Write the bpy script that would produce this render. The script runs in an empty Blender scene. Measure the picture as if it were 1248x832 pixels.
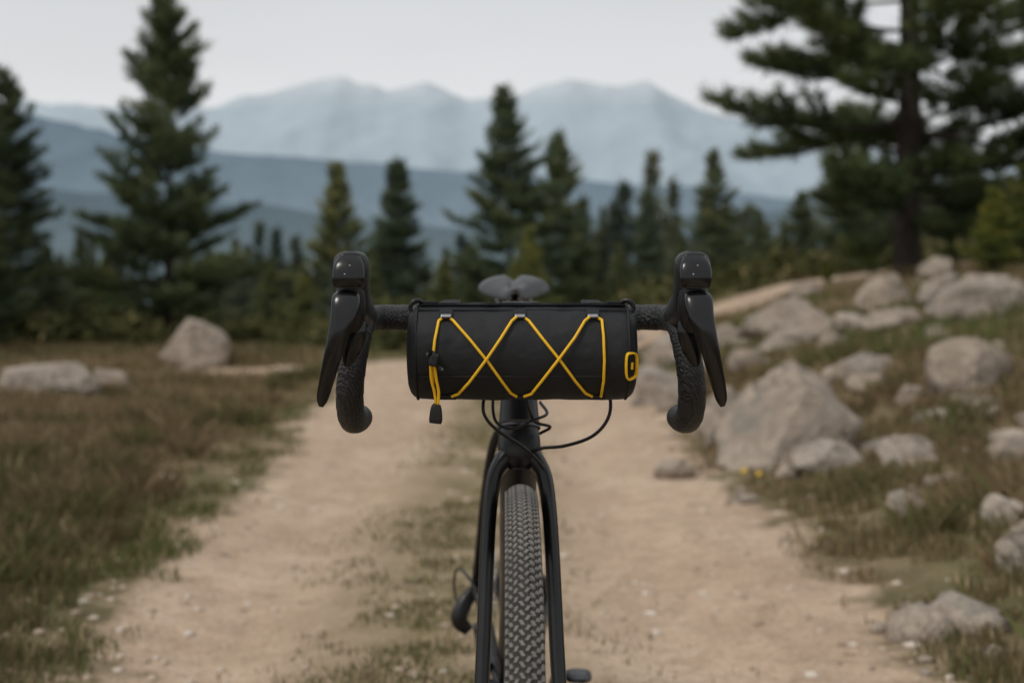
import bpy, bmesh, math, random
import numpy as np
from mathutils import Vector, Matrix, Euler, noise as mnoise

scene = bpy.context.scene
F = 1483.0; HC = 0.93; BX = .0105
rng = np.random.default_rng(7)
random.seed(7)

# ------------------------------------------------------------------ helpers
def mesh_np(name, verts, faces, attrs=None, mats=None, smooth=False, link=True, mat_idx=None):
    verts = np.asarray(verts, dtype=np.float32).reshape(-1, 3)
    me = bpy.data.meshes.new(name)
    if isinstance(faces, np.ndarray):
        k = faces.shape[1]; nf = faces.shape[0]
        flat = faces.astype(np.int32).ravel()
        starts = np.arange(0, nf * k, k, dtype=np.int32)
        me.vertices.add(len(verts)); me.vertices.foreach_set('co', verts.ravel())
        me.loops.add(len(flat)); me.loops.foreach_set('vertex_index', flat)
        me.polygons.add(nf); me.polygons.foreach_set('loop_start', starts)
    else:
        me.from_pydata([tuple(map(float, v)) for v in verts], [], [tuple(map(int, f)) for f in faces])
    me.update(calc_edges=True)
    me.polygons.foreach_set('use_smooth', [smooth] * len(me.polygons))
    if attrs:
        for an, av in attrs.items():
            a = me.attributes.new(an, 'FLOAT', 'POINT')
            a.data.foreach_set('value', np.asarray(av, dtype=np.float32))
    for m in (mats or []):
        me.materials.append(m)
    if mat_idx is not None:
        me.polygons.foreach_set('material_index', np.asarray(mat_idx, dtype=np.int32))
    me.validate()
    ob = bpy.data.objects.new(name, me)
    if link: scene.collection.objects.link(ob)
    return ob

def empty(name, loc=(0, 0, 0), rotz=0):
    e = bpy.data.objects.new(name, None); e.empty_display_size = 0.2
    e.location = loc; e.rotation_euler = (0, 0, rotz)
    scene.collection.objects.link(e); return e

def smoothstep(a, b, x):
    t = np.clip((x - a) / (b - a), 0, 1); return t * t * (3 - 2 * t)

_tab = np.random.default_rng(99).random((256, 256))
def vnoise(x, y):
    xi = np.floor(x).astype(int); yi = np.floor(y).astype(int)
    fx = x - xi; fy = y - yi
    fx = fx * fx * (3 - 2 * fx); fy = fy * fy * (3 - 2 * fy)
    g = lambda a, b: _tab[a & 255, b & 255]
    return (g(xi, yi) * (1 - fx) + g(xi + 1, yi) * fx) * (1 - fy) + (g(xi, yi + 1) * (1 - fx) + g(xi + 1, yi + 1) * fx) * fy
def fbm(x, y, o=4):
    s = 0; a = 0.5; t = 0
    for i in range(o):
        s = s + a * vnoise(x + 17.3 * i, y + 5.7 * i); t += a
        x = x * 2.03; y = y * 2.03; a *= 0.5
    return s / t

def catmull(P, n):
    P = np.asarray(P, float)
    if P.ndim == 1: P = P[:, None]
    Q = np.vstack([2 * P[0] - P[1], P, 2 * P[-1] - P[-2]])
    out = []
    for i in range(len(P) - 1):
        p0, p1, p2, p3 = Q[i:i + 4]
        for t in np.linspace(0, 1, n, endpoint=False):
            out.append(0.5 * ((2 * p1) + (p2 - p0) * t + (2 * p0 - 5 * p1 + 4 * p2 - p3) * t * t + (3 * p1 - p0 - 3 * p2 + p3) * t ** 3))
    out.append(P[-1])
    return np.array(out)

def sweep(name, pts, rad, mat, seg=16, sub=8, side=None, parent=None, power=2.0, caps=True, rmod=None):
    """loft an (elliptic / super-elliptic) section along a smooth path"""
    pts = np.asarray(pts, float)
    R = np.asarray(rad, float)
    if R.ndim == 0: R = np.full(len(pts), float(R))
    if R.ndim == 1: R = np.stack([R, R], 1)
    if sub > 1:
        C = catmull(pts, sub); RR = catmull(R, sub)
    else: C, RR = pts, R
    RR = np.maximum(RR, 1e-4)
    n = len(C)
    T = np.gradient(C, axis=0); T /= np.linalg.norm(T, axis=1)[:, None] + 1e-12
    if rmod is not None:
        L = np.concatenate([[0], np.cumsum(np.linalg.norm(np.diff(C, axis=0), axis=1))])
        RR = RR * rmod(L)[:, None]
    V = []
    if side is None:
        ref = np.array([0, 0, 1.0]) if abs(T[0][2]) < .9 else np.array([1.0, 0, 0])
        s = np.cross(T[0], ref); s /= np.linalg.norm(s)
    for i in range(n):
        if side is not None:
            s = np.array(side, float)
            s = s - T[i] * s.dot(T[i]); s /= np.linalg.norm(s)
        else:
            s = s - T[i] * s.dot(T[i]); s /= np.linalg.norm(s)
        u = np.cross(s, T[i])
        a = np.linspace(0, 2 * math.pi, seg, endpoint=False)
        ca, sa = np.cos(a), np.sin(a)
        if power != 2.0:
            ca = np.sign(ca) * np.abs(ca) ** (2 / power); sa = np.sign(sa) * np.abs(sa) ** (2 / power)
        V.append(C[i] + RR[i, 0] * ca[:, None] * s + RR[i, 1] * sa[:, None] * u)
    V = np.vstack(V)
    faces = []
    for i in range(n - 1):
        for j in range(seg):
            k = (j + 1) % seg
            faces.append((i * seg + j, i * seg + k, (i + 1) * seg + k, (i + 1) * seg + j))
    if caps:
        faces.append(tuple(range(seg))); faces.append(tuple((n - 1) * seg + j for j in reversed(range(seg))))
    ob = mesh_np(name, V, faces, mats=[mat], smooth=True)
    if parent is not None: attach(ob, parent)
    return ob

def attach(ob, parent):
    ob.parent = parent
    if parent.name in ('bicycle', 'handlebar_bag'):
        ob.location = (0, -1.5, 0)

def box(name, c, size, mat, parent=None, bevel=0.002, rot=(0, 0, 0), seg=2):
    bm = bmesh.new(); bmesh.ops.create_cube(bm, size=1)
    bmesh.ops.scale(bm, vec=size, verts=bm.verts)
    if bevel > 0: bmesh.ops.bevel(bm, geom=list(bm.edges), offset=bevel, segments=seg, profile=.6, affect='EDGES')
    M = Matrix.Translation(c) @ Euler(rot).to_matrix().to_4x4()
    bmesh.ops.transform(bm, matrix=M, verts=bm.verts)
    me = bpy.data.meshes.new(name); bm.to_mesh(me); bm.free()
    me.materials.append(mat)
    ob = bpy.data.objects.new(name, me); scene.collection.objects.link(ob)
    if parent: attach(ob, parent)
    return ob

def lathe_x(name, prof, c, mat, seg=96, parent=None, fn=None, smooth=True):
    V = []; Fc = []
    a = np.linspace(0, 2 * math.pi, seg, endpoint=False)
    for (x, r) in prof:
        for t in a: V.append((c[0] + x, c[1] + r * math.cos(t), c[2] + r * math.sin(t)))
    V = np.array(V)
    if fn is not None: V = fn(V)
    n = len(prof)
    for i in range(n - 1):
        for j in range(seg):
            k = (j + 1) % seg
            Fc.append((i * seg + j, i * seg + k, (i + 1) * seg + k, (i + 1) * seg + j))
    ob = mesh_np(name, V, Fc, mats=[mat], smooth=smooth)
    if parent: attach(ob, parent)
    return ob

# ------------------------------------------------------------------ materials
class NT:
    def __init__(s, name):
        s.m = bpy.data.materials.new(name); s.m.use_nodes = True
        s.t = s.m.node_tree; s.b = s.t.nodes['Principled BSDF']
    def n(s, typ, ins=None, **kw):
        nd = s.t.nodes.new(typ)
        for k, v in kw.items(): setattr(nd, k, v)
        for k, v in (ins or {}).items():
            s.set(nd.inputs[k], v)
        return nd
    def set(s, sock, v):
        if hasattr(v, 'is_linked'): s.t.links.new(v, sock)
        elif hasattr(v, 'outputs'): s.t.links.new(v.outputs[0], sock)
        else:
            if isinstance(v, tuple) and len(v) == 3 and sock.type == 'RGBA': v = v + (1,)
            sock.default_value = v
    def pos(s): return s.n('ShaderNodeNewGeometry').outputs['Position']
    def obj(s): return s.n('ShaderNodeTexCoord').outputs['Object']
    def noise(s, vec, scale, detail=4, rough=.55):
        return s.n('ShaderNodeTexNoise', {'Vector': vec, 'Scale': scale, 'Detail': detail, 'Roughness': rough}).outputs['Fac']
    def ramp(s, fac, stops):
        r = s.n('ShaderNodeValToRGB', {'Fac': fac}); e = r.color_ramp.elements
        while len(e) < len(stops): e.new(.5)
        for i, (p, c) in enumerate(stops):
            e[i].position = p; e[i].color = (c if isinstance(c, tuple) else (c, c, c)) + (1,)
        return r.outputs['Color']
    def mix(s, f, a, b, mode='MIX'):
        nd = s.t.nodes.new('ShaderNodeMix'); nd.data_type = 'RGBA'; nd.blend_type = mode
        s.set(nd.inputs[0], f); s.set(nd.inputs[6], a); s.set(nd.inputs[7], b)
        return nd.outputs[2]
    def math(s, op, a, b=0.0, c=0.0, clamp=False):
        nd = s.n('ShaderNodeMath', operation=op, use_clamp=clamp)
        s.set(nd.inputs[0], a); s.set(nd.inputs[1], b); s.set(nd.inputs[2], c)
        return nd.outputs[0]
    def attr(s, name): return s.n('ShaderNodeAttribute', attribute_name=name).outputs['Fac']
    def bump(s, h, strength=.3, dist=.01, normal=None):
        ins = {'Height': h, 'Strength': strength, 'Distance': dist}
        if normal is not None: ins['Normal'] = normal
        return s.n('ShaderNodeBump', ins).outputs[0]
    def out(s, col=None, rough=None, normal=None, metal=None, spec=None):
        if col is not None: s.set(s.b.inputs['Base Color'], col)
        if rough is not None: s.set(s.b.inputs['Roughness'], rough)
        if normal is not None: s.set(s.b.inputs['Normal'], normal)
        if metal is not None: s.set(s.b.inputs['Metallic'], metal)
        if spec is not None: s.set(s.b.inputs['Specular IOR Level'], spec)
        return s.m

def simple(name, col, rough=.5, metal=0, spec=.5, nscale=40, namt=.25, bump=0.0, bdist=.001):
    k = NT(name); o = k.obj(); f = k.noise(o, nscale, 2)
    c = k.mix(f, tuple(x * (1 - namt) for x in col), tuple(min(1, x * (1 + namt)) for x in col))
    r = k.ramp(f, [(.3, max(.02, rough - .08)), (.7, min(1, rough + .08))])
    nm = k.bump(k.noise(o, nscale * 12, 2), bump, bdist) if bump > 0 else None
    return k.out(c, r, nm, metal, spec)

M_frame = simple('frame_matte_black', (.008, .0085, .010), .34, 0, .38, 20)
M_black = simple('black_plastic', (.008, .008, .009), .38, 0, .4, 60, .3, .15, .0005)
M_hood = simple('hood_rubber', (.008, .0085, .009), .46, 0, .36, 60, .2, .3, .0006)
M_lever = simple('lever_carbon', (.005, .005, .006), .2, 0, .42, 60)
M_rim = simple('rim_black', (.015, .015, .016), .4, 0, .4, 30)
M_metal = simple('brushed_steel', (.5, .5, .5), .32, 1, .5, 80)
M_dark = simple('dark_metal', (.09, .09, .095), .4, 1, .5, 80)
M_clip = simple('clip_metal', (.30, .30, .31), .4, 1, .5, 80)
M_silver = simple('spoke_steel', (.2, .2, .2), .35, 1, .5, 80)
M_cable = simple('cable_housing', (.007, .007, .007), .35, 0, .4, 50)
M_saddle = simple('saddle_cover', (.024, .025, .027), .45, 0, .45, 30, .2, .2, .0004)
k = NT('yellow_cord')
_w = k.n('ShaderNodeTexVoronoi', {'Vector': k.obj(), 'Scale': 900.0}).outputs['Distance']
M_yellow = k.out(k.mix(_w, (.66, .35, .004), (.95, .57, .012)), .6, k.bump(_w, .4, .0004))
k = NT('yellow_petal'); M_petal = k.out(k.mix(k.noise(k.obj(), 200), (.8, .5, .01), (.9, .65, .02)), .6)
M_badge = simple('head_badge', (.22, .22, .23), .35, .8)
M_print = simple('printed_mark', (.45, .45, .46), .5, 0)

k = NT('bar_tape'); o = k.obj()
w1 = k.n('ShaderNodeTexVoronoi', {'Vector': o, 'Scale': 330.0}).outputs['Distance']
w2 = k.n('ShaderNodeTexWave', {'Vector': o, 'Scale': 95.0, 'Distortion': 5.0, 'Detail': 1.0, 'Detail Scale': 3.0}, bands_direction='DIAGONAL').outputs['Fac']
hh = k.math('ADD', k.math('MULTIPLY', w1, .7), w2)
M_tape = k.out(k.mix(w2, (.006, .006, .007), (.022, .023, .025)), .5, k.bump(hh, .9, .0010), spec=.4)

k = NT('bag_fabric'); o = k.obj()
wx = k.n('ShaderNodeTexWave', {'Vector': o, 'Scale': 330.0}, bands_direction='X').outputs['Fac']
wz = k.n('ShaderNodeTexWave', {'Vector': o, 'Scale': 330.0}, bands_direction='Z').outputs['Fac']
wv = k.math('MULTIPLY', wx, wz)
nz = k.noise(o, 14, 5)
nf = k.noise(o, 900, 2)
b1 = k.bump(k.noise(o, 20, 3), .6, .008)
M_bag = k.out(k.mix(nz, (.0065, .0073, .0090), (.0115, .0125, .0148)), k.ramp(nf, [(.3, .48), (.7, .70)]), k.bump(k.math('ADD', wv, nf), .4, .0004, b1), spec=.32)
M_web = simple('webbing', (.018, .019, .021), .75, 0, .25, 200, .4, .5, .0006)

k = NT('tyre_rubber'); o = k.obj()
nz = k.noise(o, 18, 5); nf = k.noise(o, 300, 3)
c = k.mix(k.ramp(nz, [(.35, 0.0), (.7, .8)]), (.095, .092, .09), (.25, .225, .195))
M_tyre = k.out(k.mix(nf, c, (.18, .17, .16)), .85, k.bump(nf, .4, .001), spec=.3)
k = NT('tyre_casing'); o = k.obj()
M_tyreb = k.out(k.mix(k.noise(o, 60), (.018, .017, .016), (.07, .064, .056)), .9, spec=.2)

k = NT('granite'); o = k.pos()
oi = k.n('ShaderNodeObjectInfo').outputs['Random']
n1 = k.noise(o, 2.2, 5, .62); n2 = k.noise(o, 12, 6, .68); n3 = k.noise(o, 70, 3, .6)
base = k.ramp(n1, [(.28, (.31, .24, .18)), (.5, (.46, .37, .29)), (.72, (.58, .49, .40))])
base = k.mix(k.ramp(n2, [(.44, .0), (.6, .6)]), base, (.25, .21, .17))
base = k.mix(k.ramp(n2, [(.30, .55), (.42, .0)]), base, (.62, .55, .47))
lich = k.ramp(k.noise(o, 4.2, 5, .7), [(.54, 0.0), (.62, .6)])
base = k.mix(lich, base, (.20, .195, .165))
base = k.mix(k.ramp(n3, [(.35, .45), (.52, 0.0)]), base, (.13, .115, .10))
base = k.mix(k.math('MULTIPLY', oi, .25), base, (.36, .34, .32))
wv_ = k.n('ShaderNodeVectorMath', {0: o, 1: k.n('ShaderNodeTexNoise', {'Vector': o, 'Scale': 3.0, 'Detail': 2.0}).outputs['Color']}, operation='ADD')
vor = k.n('ShaderNodeTexVoronoi', {'Vector': wv_, 'Scale': 1.6}, feature='DISTANCE_TO_EDGE').outputs['Distance']
base = k.mix(k.ramp(vor, [(.0, .75), (.028, .0)]), base, (.08, .065, .05))
bh = k.math('ADD', n2, k.math('MULTIPLY', n3, .35))
M_rock = k.out(base, .9, k.bump(bh, .8, .07), spec=.25)

k = NT('gravel_stone'); a = k.attr('tint')
M_gravel = k.out(k.ramp(a, [(0, (.25, .19, .14)), (.5, (.46, .37, .28)), (1, (.58, .51, .44))]), .9, spec=.2)

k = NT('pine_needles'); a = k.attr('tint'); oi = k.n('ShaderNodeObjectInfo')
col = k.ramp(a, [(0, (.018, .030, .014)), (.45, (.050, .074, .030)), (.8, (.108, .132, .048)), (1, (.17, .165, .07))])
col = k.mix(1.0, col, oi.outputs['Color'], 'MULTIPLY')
col = k.mix(oi.outputs['Alpha'], col, (.22, .265, .275))  # object alpha blends painted distance haze into the needle colour
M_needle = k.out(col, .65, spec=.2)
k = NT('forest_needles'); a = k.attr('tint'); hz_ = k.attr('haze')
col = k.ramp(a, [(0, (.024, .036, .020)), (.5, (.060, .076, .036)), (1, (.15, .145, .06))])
col = k.mix(hz_, col, (.17, .215, .235))  # air haze painted into the foliage colour, stronger with each tree's distance
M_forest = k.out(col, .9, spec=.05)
k = NT('scrub_leaves'); a = k.attr('tint')
M_scrub = k.out(k.ramp(a, [(0, (.04, .048, .02)), (.5, (.085, .088, .034)), (1, (.19, .15, .075))]), .9, spec=.05)
k = NT('pine_bark'); o = k.obj()
st = k.n('ShaderNodeMapping', {'Vector': o, 'Scale': (9, 9, 2)})
nb = k.noise(st.outputs[0], 3, 4, .6)
M_bark = k.out(k.ramp(nb, [(.3, (.018, .015, .013)), (.55, (.05, .041, .035)), (.8, (.11, .09, .078))]), .95, k.bump(nb, .8, .03), spec=.1)

k = NT('grass_blades'); a = k.attr('tint')
col = k.ramp(a, [(0, (.48, .38, .235)), (.25, (.27, .195, .11)), (.5, (.165, .122, .066)), (.75, (.125, .125, .05)), (1, (.105, .135, .04))])
M_grass = k.out(col, .8, spec=.1)

# ------------------------------------------------------------------ terrain
def edgeL(y): return -(0.82 + 0.072 * np.clip(y, 0, 40))
def edgeR(y): return 0.9 + 0.02 * np.clip(y, 0, 40)
def terr(x, y):
    x = np.asarray(x, float); y = np.asarray(y, float)
    s0 = x - 1.2
    s = np.where(s0 > -1, np.log1p(np.exp(np.clip(s0 * 5, -30, 30))) / 5, 0); s = np.where(s0 > 5, s0, s)
    raw = s * (.07 + .018 * np.clip(y, 0, 25))
    h = 2.0 * (1 - np.exp(-raw / 2.0))
    h = h * np.where(y > 28, np.exp(-((y - 28) / 60) ** 2), 1)
    yy = np.maximum(y - 24, 0)
    h = h - 60 * (1 - np.exp(-(yy / 360) ** 2))
    off = np.clip(np.maximum(edgeL(y) - x, x - edgeR(y)) / .8, 0, 1)
    near = np.exp(-np.maximum(y, 0) / 300.)
    h = h + near * (off * (fbm(x * .6, y * .6, 4) - .5) * .22 + (fbm(x * 2.1, y * 2.1, 3) - .5) * (.025 + .06 * off))
    h = h + (fbm(x * 9, y * 9, 2) - .5) * .014 * (y < 14)
    for c in (-.80, .42):
        h = h - .036 * np.exp(-((x - c) / .24) ** 2) * (y < 22)
    far = smoothstep(150, 1200, np.hypot(x, y))
    h = h + far * (fbm(x * .004, y * .004, 4) - .5) * 40
    f = np.exp(-(x / .5) ** 4 - ((y - 1.95) / 1.0) ** 4)
    return h * (1 - f)

def hit(px, py, far=60):
    ys = np.geomspace(2.0, far, 1200)
    xs = (px - 624) / F * ys; zs = HC - (py - 370) / F * ys
    d = zs - terr(xs, ys)
    i = np.where(d <= 0)[0]
    j = i[0] if len(i) else int(np.argmin(np.abs(d[300:])) + 300)
    return xs[j], ys[j], float(terr(xs[j], ys[j]))

nx, ny = 620, 640
u = np.linspace(-1, 1, nx); A = 9.6
gx = np.sinh(u * A) / math.sinh(A) * 9000
v = np.linspace(-.42, 1, ny)
gy = 3.0 + np.sinh(v * A) / math.sinh(A) * 15000
X, Y = np.meshgrid(gx, gy)
Z = terr(X, Y)
def roadmask(X, Y):
    wob = (fbm(X * 0 + 3.3, Y * .8, 3) - .5) * .35
    r1 = smoothstep(-.42, .30, X - edgeL(Y) + wob) * smoothstep(-.42, .30, edgeR(Y) - X + wob) * (1 - smoothstep(19, 21, Y))
    yc = 19 + .6 * X
    r2 = (1 - smoothstep(1.0, 2.3, np.abs(Y - yc))) * (1 - smoothstep(9, 14, np.abs(X)))
    return np.maximum(r1, r2 * .95)
road = roadmask(X, Y)
strip = np.exp(-((X + .20 - .03 * np.sin(Y)) / .33) ** 2) * (Y < 20)
far = smoothstep(24, 45, np.hypot(X, Y))
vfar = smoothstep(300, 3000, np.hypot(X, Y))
idx = np.arange(nx * ny).reshape(ny, nx)
faces = np.stack([idx[:-1, :-1], idx[:-1, 1:], idx[1:, 1:], idx[1:, :-1]], -1).reshape(-1, 4)

k = NT('ground_soil'); o = k.pos()
rd = k.attr('road'); sp = k.attr('strip'); fr = k.attr('far'); vf = k.attr('vfar')
nA = k.noise(o, .9, 4, .6); nB = k.noise(o, 7, 5, .65); nC = k.noise(o, 45, 4, .75); nD = k.noise(o, 2.6, 6, .7)
dirt = k.ramp(nA, [(.3, (.41, .295, .205)), (.55, (.52, .39, .285)), (.75, (.61, .48, .36))])
dirt = k.mix(k.ramp(nB, [(.36, .65), (.58, 0.0)]), dirt, (.33, .235, .16))
dirt = k.mix(k.ramp(nC, [(.5, 0.0), (.72, .6)]), dirt, (.68, .56, .44))
dirt = k.mix(k.ramp(nC, [(.28, .7), (.45, 0.0)]), dirt, (.22, .155, .105))
soil = k.ramp(nD, [(.3, (.12, .10, .052)), (.48, (.18, .138, .078)), (.62, (.26, .195, .12)), (.78, (.36, .27, .18))])
soil = k.mix(k.ramp(nB, [(.3, .6), (.55, 0.0)]), soil, (.08, .062, .038))
soil = k.mix(k.ramp(nA, [(.48, 0.0), (.62, .55)]), soil, (.11, .12, .045))
e = k.math('ADD', rd, k.math('MULTIPLY', k.math('SUBTRACT', nD, .5), 1.9))
e = k.ramp(e, [(.34, 0.0), (.70, 1.0)])
st = k.math('MULTIPLY', sp, k.ramp(nD, [(.34, .40), (.54, 1.0)]))
dirt = k.mix(st, dirt, (.205, .165, .09))
col = k.mix(e, soil, dirt)
col = k.mix(fr, col, k.ramp(nA, [(.3, (.04, .048, .024)), (.7, (.10, .094, .05))]))
col = k.mix(vf, col, (.12, .165, .19))  # very far ground fades to a painted haze colour
bh = k.math('ADD', nB, k.math('MULTIPLY', nC, .6))
M_ground = k.out(col, .95, k.bump(bh, .8, .03), spec=.15)
ground = mesh_np('ground', np.stack([X, Y, Z], -1).reshape(-1, 3), faces,
                 {'road': road.ravel(), 'strip': strip.ravel(), 'far': far.ravel(), 'vfar': vfar.ravel()}, [M_ground], True)

# ------------------------------------------------------------------ mountains
def mountain(name, D, prof, colors, depth, amp, seed, base=-60, con=.30):
    pr = np.array(prof, float)
    n1, n2 = 520, 90
    xs = np.linspace(-1.1 * D, 1.1 * D, n1)
    px = 624 + F * xs / D
    ridge = HC + (370 - np.interp(px, pr[:, 0], pr[:, 1])) / F * D
    ts = np.linspace(0, 1.35, n2)
    XX, TT = np.meshgrid(xs, ts)
    RG = np.tile(ridge, (n2, 1))
    YY = D - depth * (1 - TT)
    shape = np.where(TT < 1, np.clip(TT, 0, 1) ** 1.15, np.clip(1 - (TT - 1) * 1.6, 0, 1))
    sc = 9.0 / D
    rn = 1 - np.abs(2 * fbm(XX * sc + seed, YY * sc * .7 + seed, 6) - 1)
    rn2 = fbm(XX * sc * 4 + seed, YY * sc * 4, 5) - .5
    ZZ = base + (RG - base) * shape + amp * ((rn - .8) * (.25 + 1.3 * np.clip(1 - TT, 0, 1) ** .7 * np.clip(TT * 3, 0, 1)) + rn2 * .35 * np.clip(TT * 3, 0, 1))
    idx = np.arange(n1 * n2).reshape(n2, n1)
    fc = np.stack([idx[:-1, :-1], idx[:-1, 1:], idx[1:, 1:], idx[1:, :-1]], -1).reshape(-1, 4)
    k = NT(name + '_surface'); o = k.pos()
    c = k.ramp(k.attr('alt'), colors)  # blue air haze is put into these slope colours, hazier low down
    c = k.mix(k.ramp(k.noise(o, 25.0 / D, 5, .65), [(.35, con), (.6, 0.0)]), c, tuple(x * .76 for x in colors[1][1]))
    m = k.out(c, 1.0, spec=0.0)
    return mesh_np(name, np.stack([XX, YY, ZZ], -1).reshape(-1, 3), fc, {'alt': np.clip(ZZ / ridge.max(), 0, 1).ravel()}, [m], True)

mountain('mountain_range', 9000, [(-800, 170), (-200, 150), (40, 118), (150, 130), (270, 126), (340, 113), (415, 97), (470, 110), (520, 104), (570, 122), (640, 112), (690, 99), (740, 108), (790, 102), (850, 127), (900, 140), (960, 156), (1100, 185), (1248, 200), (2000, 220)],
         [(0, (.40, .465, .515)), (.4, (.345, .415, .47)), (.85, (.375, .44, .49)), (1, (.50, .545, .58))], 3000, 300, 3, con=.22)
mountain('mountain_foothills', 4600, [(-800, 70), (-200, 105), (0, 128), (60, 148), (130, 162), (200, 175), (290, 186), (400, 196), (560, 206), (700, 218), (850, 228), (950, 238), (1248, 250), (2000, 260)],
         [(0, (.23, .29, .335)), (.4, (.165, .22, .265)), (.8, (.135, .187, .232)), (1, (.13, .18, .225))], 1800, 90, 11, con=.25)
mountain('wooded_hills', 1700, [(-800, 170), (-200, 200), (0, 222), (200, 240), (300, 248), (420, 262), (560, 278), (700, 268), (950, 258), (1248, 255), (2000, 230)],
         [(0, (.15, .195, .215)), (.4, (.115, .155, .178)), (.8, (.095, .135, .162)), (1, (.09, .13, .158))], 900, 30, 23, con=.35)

# ------------------------------------------------------------------ trees
def strip_tube(P, r0, r1, seg=5):
    P = np.asarray(P); n = len(P)
    T = np.gradient(P, axis=0); T /= np.linalg.norm(T, axis=1)[:, None] + 1e-9
    ref = np.array([0.31, .22, .93]) if abs(T[0][2]) < .8 else np.array([1., 0.1, 0])
    S = np.cross(T, ref); S /= np.linalg.norm(S, axis=1)[:, None] + 1e-9
    U = np.cross(S, T)
    a = np.linspace(0, 2 * math.pi, seg, endpoint=False)
    R = np.linspace(r0, r1, n)[:, None, None]
    V = P[:, None, :] + R * (np.cos(a)[None, :, None] * S[:, None, :] + np.sin(a)[None, :, None] * U[:, None, :])
    f = []
    for i in range(n - 1):
        for j in range(seg):
            kk = (j + 1) % seg
            f.append((i * seg + j, i * seg + kk, (i + 1) * seg + kk)); f.append((i * seg + j, (i + 1) * seg + kk, (i + 1) * seg + j))
    return V.reshape(-1, 3), np.array(f)

def gen_pine(seed, H, R, spacing=.28, per=5, z0=.08, nlen=.16, nw=.02, k_need=10, elev=(0, 50), top_pow=.85, twig_step=.16, irregular=.25, tuft_n=4, trunk_r=None, bare_inner=.22, curve=.25, twiglen=1.0, wood=True, elj=7, lift=.22):
    r = np.random.default_rng(seed)
    V = []; Fc = []; nv = 0
    C = []; Dv = []; Tn = []
    tr = trunk_r or H * .014
    lean = r.normal(0, .012, 2) * H
    zz = np.linspace(0, H, 14)
    tp = np.stack([lean[0] * (zz / H) ** 2 + .02 * np.sin(zz * 1.1 + seed), lean[1] * (zz / H) ** 2 + .02 * np.cos(zz * .9), zz], 1)
    tp[0, 2] -= .4
    a, b = strip_tube(tp, tr, tr * .08, 10)
    V.append(a); Fc.append(b); nv += len(a); nwood = len(b)
    z = H * z0
    while z < H - .12:
        t = (z - H * z0) / (H * (1 - z0))
        n = max(3, int(per + r.integers(-1, 2)))
        az0 = r.random() * 6.28
        for q in range(n):
            if r.random() < irregular * .5: continue
            az = az0 + q * 6.283 / n + r.normal(0, .25)
            L = R * ((1 - t) ** top_pow) * min(1, .6 + 2.6 * t) * (1 + r.normal(0, irregular)) + .10
            L = max(L, .12)
            el = math.radians(elev[0] + (elev[1] - elev[0]) * t ** 1.2 + r.normal(0, elj))
            dh = np.array([math.cos(az), math.sin(az), 0])
            side = np.array([-dh[1], dh[0], 0])
            zb = z + r.normal(0, spacing * .3)
            bx = np.array([np.interp(zb, zz, tp[:, 0]), np.interp(zb, zz, tp[:, 1]), zb])
            s = np.linspace(0, 1, 6)[:, None]
            wob = r.normal(0, .08) * L
            P = bx + dh * L * s * math.cos(el) + side * wob * s ** 2 + np.array([0, 0, 1.]) * (L * (math.sin(el) * s + curve * s ** 2 - curve * .55 * s))
            if wood:
                a, b = strip_tube(P, tr * .22 * (1 - t * .6) + .004, .004, 4)
                V.append(a); Fc.append(b + nv); nv += len(a); nwood += len(b)
            ss = bare_inner + .04 * r.random()
            btint = r.normal(0, .12)
            while ss <= 1.0:
                p = np.array([np.interp(ss, s[:, 0], P[:, i]) for i in range(3)])
                i0 = min(4, int(ss * 5)); tg = P[i0 + 1] - P[i0]; tg = tg / np.linalg.norm(tg)
                for sd in ((-1, 1) if ss < .97 else (0,)):
                    tl = (.34 * L * (1 - ss) + .13 + .1 * r.random()) * twiglen
                    d = tg * .75 + side * sd * (.75 + .2 * r.normal()) + np.array([0, 0, lift + .2 * r.normal()])
                    d /= np.linalg.norm(d)
                    m = max(2, int(tuft_n * tl / .3) + 1)
                    for w in np.linspace(.15, 1, m):
                        C.append(p + d * tl * w + np.array([0, 0, .08 * tl * w * w])); Dv.append(d)
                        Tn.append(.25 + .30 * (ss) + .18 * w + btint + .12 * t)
                ss += twig_step / L * (.75 + .5 * r.random())
        z += spacing * (1 - .45 * t) * (.75 + .5 * r.random())
    for w in np.linspace(H - .5, H + .05, 8):
        C.append(np.array([np.interp(w, zz, tp[:, 0]), np.interp(w, zz, tp[:, 1]), w])); Dv.append(np.array([0, 0, 1.])); Tn.append(.7)
    C = np.array(C); Dv = np.array(Dv); Tn = np.array(Tn)
    c = np.repeat(C, k_need, 0); d = np.repeat(Dv, k_need, 0); tn = np.repeat(Tn, k_need)
    dd = d * .55 + r.normal(0, .55, (len(c), 3)) + np.array([0, 0, .18]); dd /= np.linalg.norm(dd, axis=1)[:, None]
    pe = np.cross(dd, r.normal(0, 1, dd.shape)); pe /= np.linalg.norm(pe, axis=1)[:, None] + 1e-9
    ln = (nlen * (.6 + .7 * r.random(len(c))))[:, None]
    c = c + r.normal(0, nlen * .15, c.shape)
    w = nw * (.7 + .6 * r.random(len(c)))[:, None]
    tri = np.stack([c - pe * w * .5, c + pe * w * .5, c + dd * ln], 1).reshape(-1, 3)
    tt = np.clip(tn + r.normal(0, .12, len(tn)), 0, 1)
    fN = np.arange(len(tri)).reshape(-1, 3) + nv
    V.append(tri); Fc.append(fN)
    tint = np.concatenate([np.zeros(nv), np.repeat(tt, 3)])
    Vv = np.vstack(V); Ff = np.vstack(Fc)
    mi = np.concatenate([np.zeros(nwood), np.ones(len(fN))])
    return Vv, Ff, tint, mi

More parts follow.
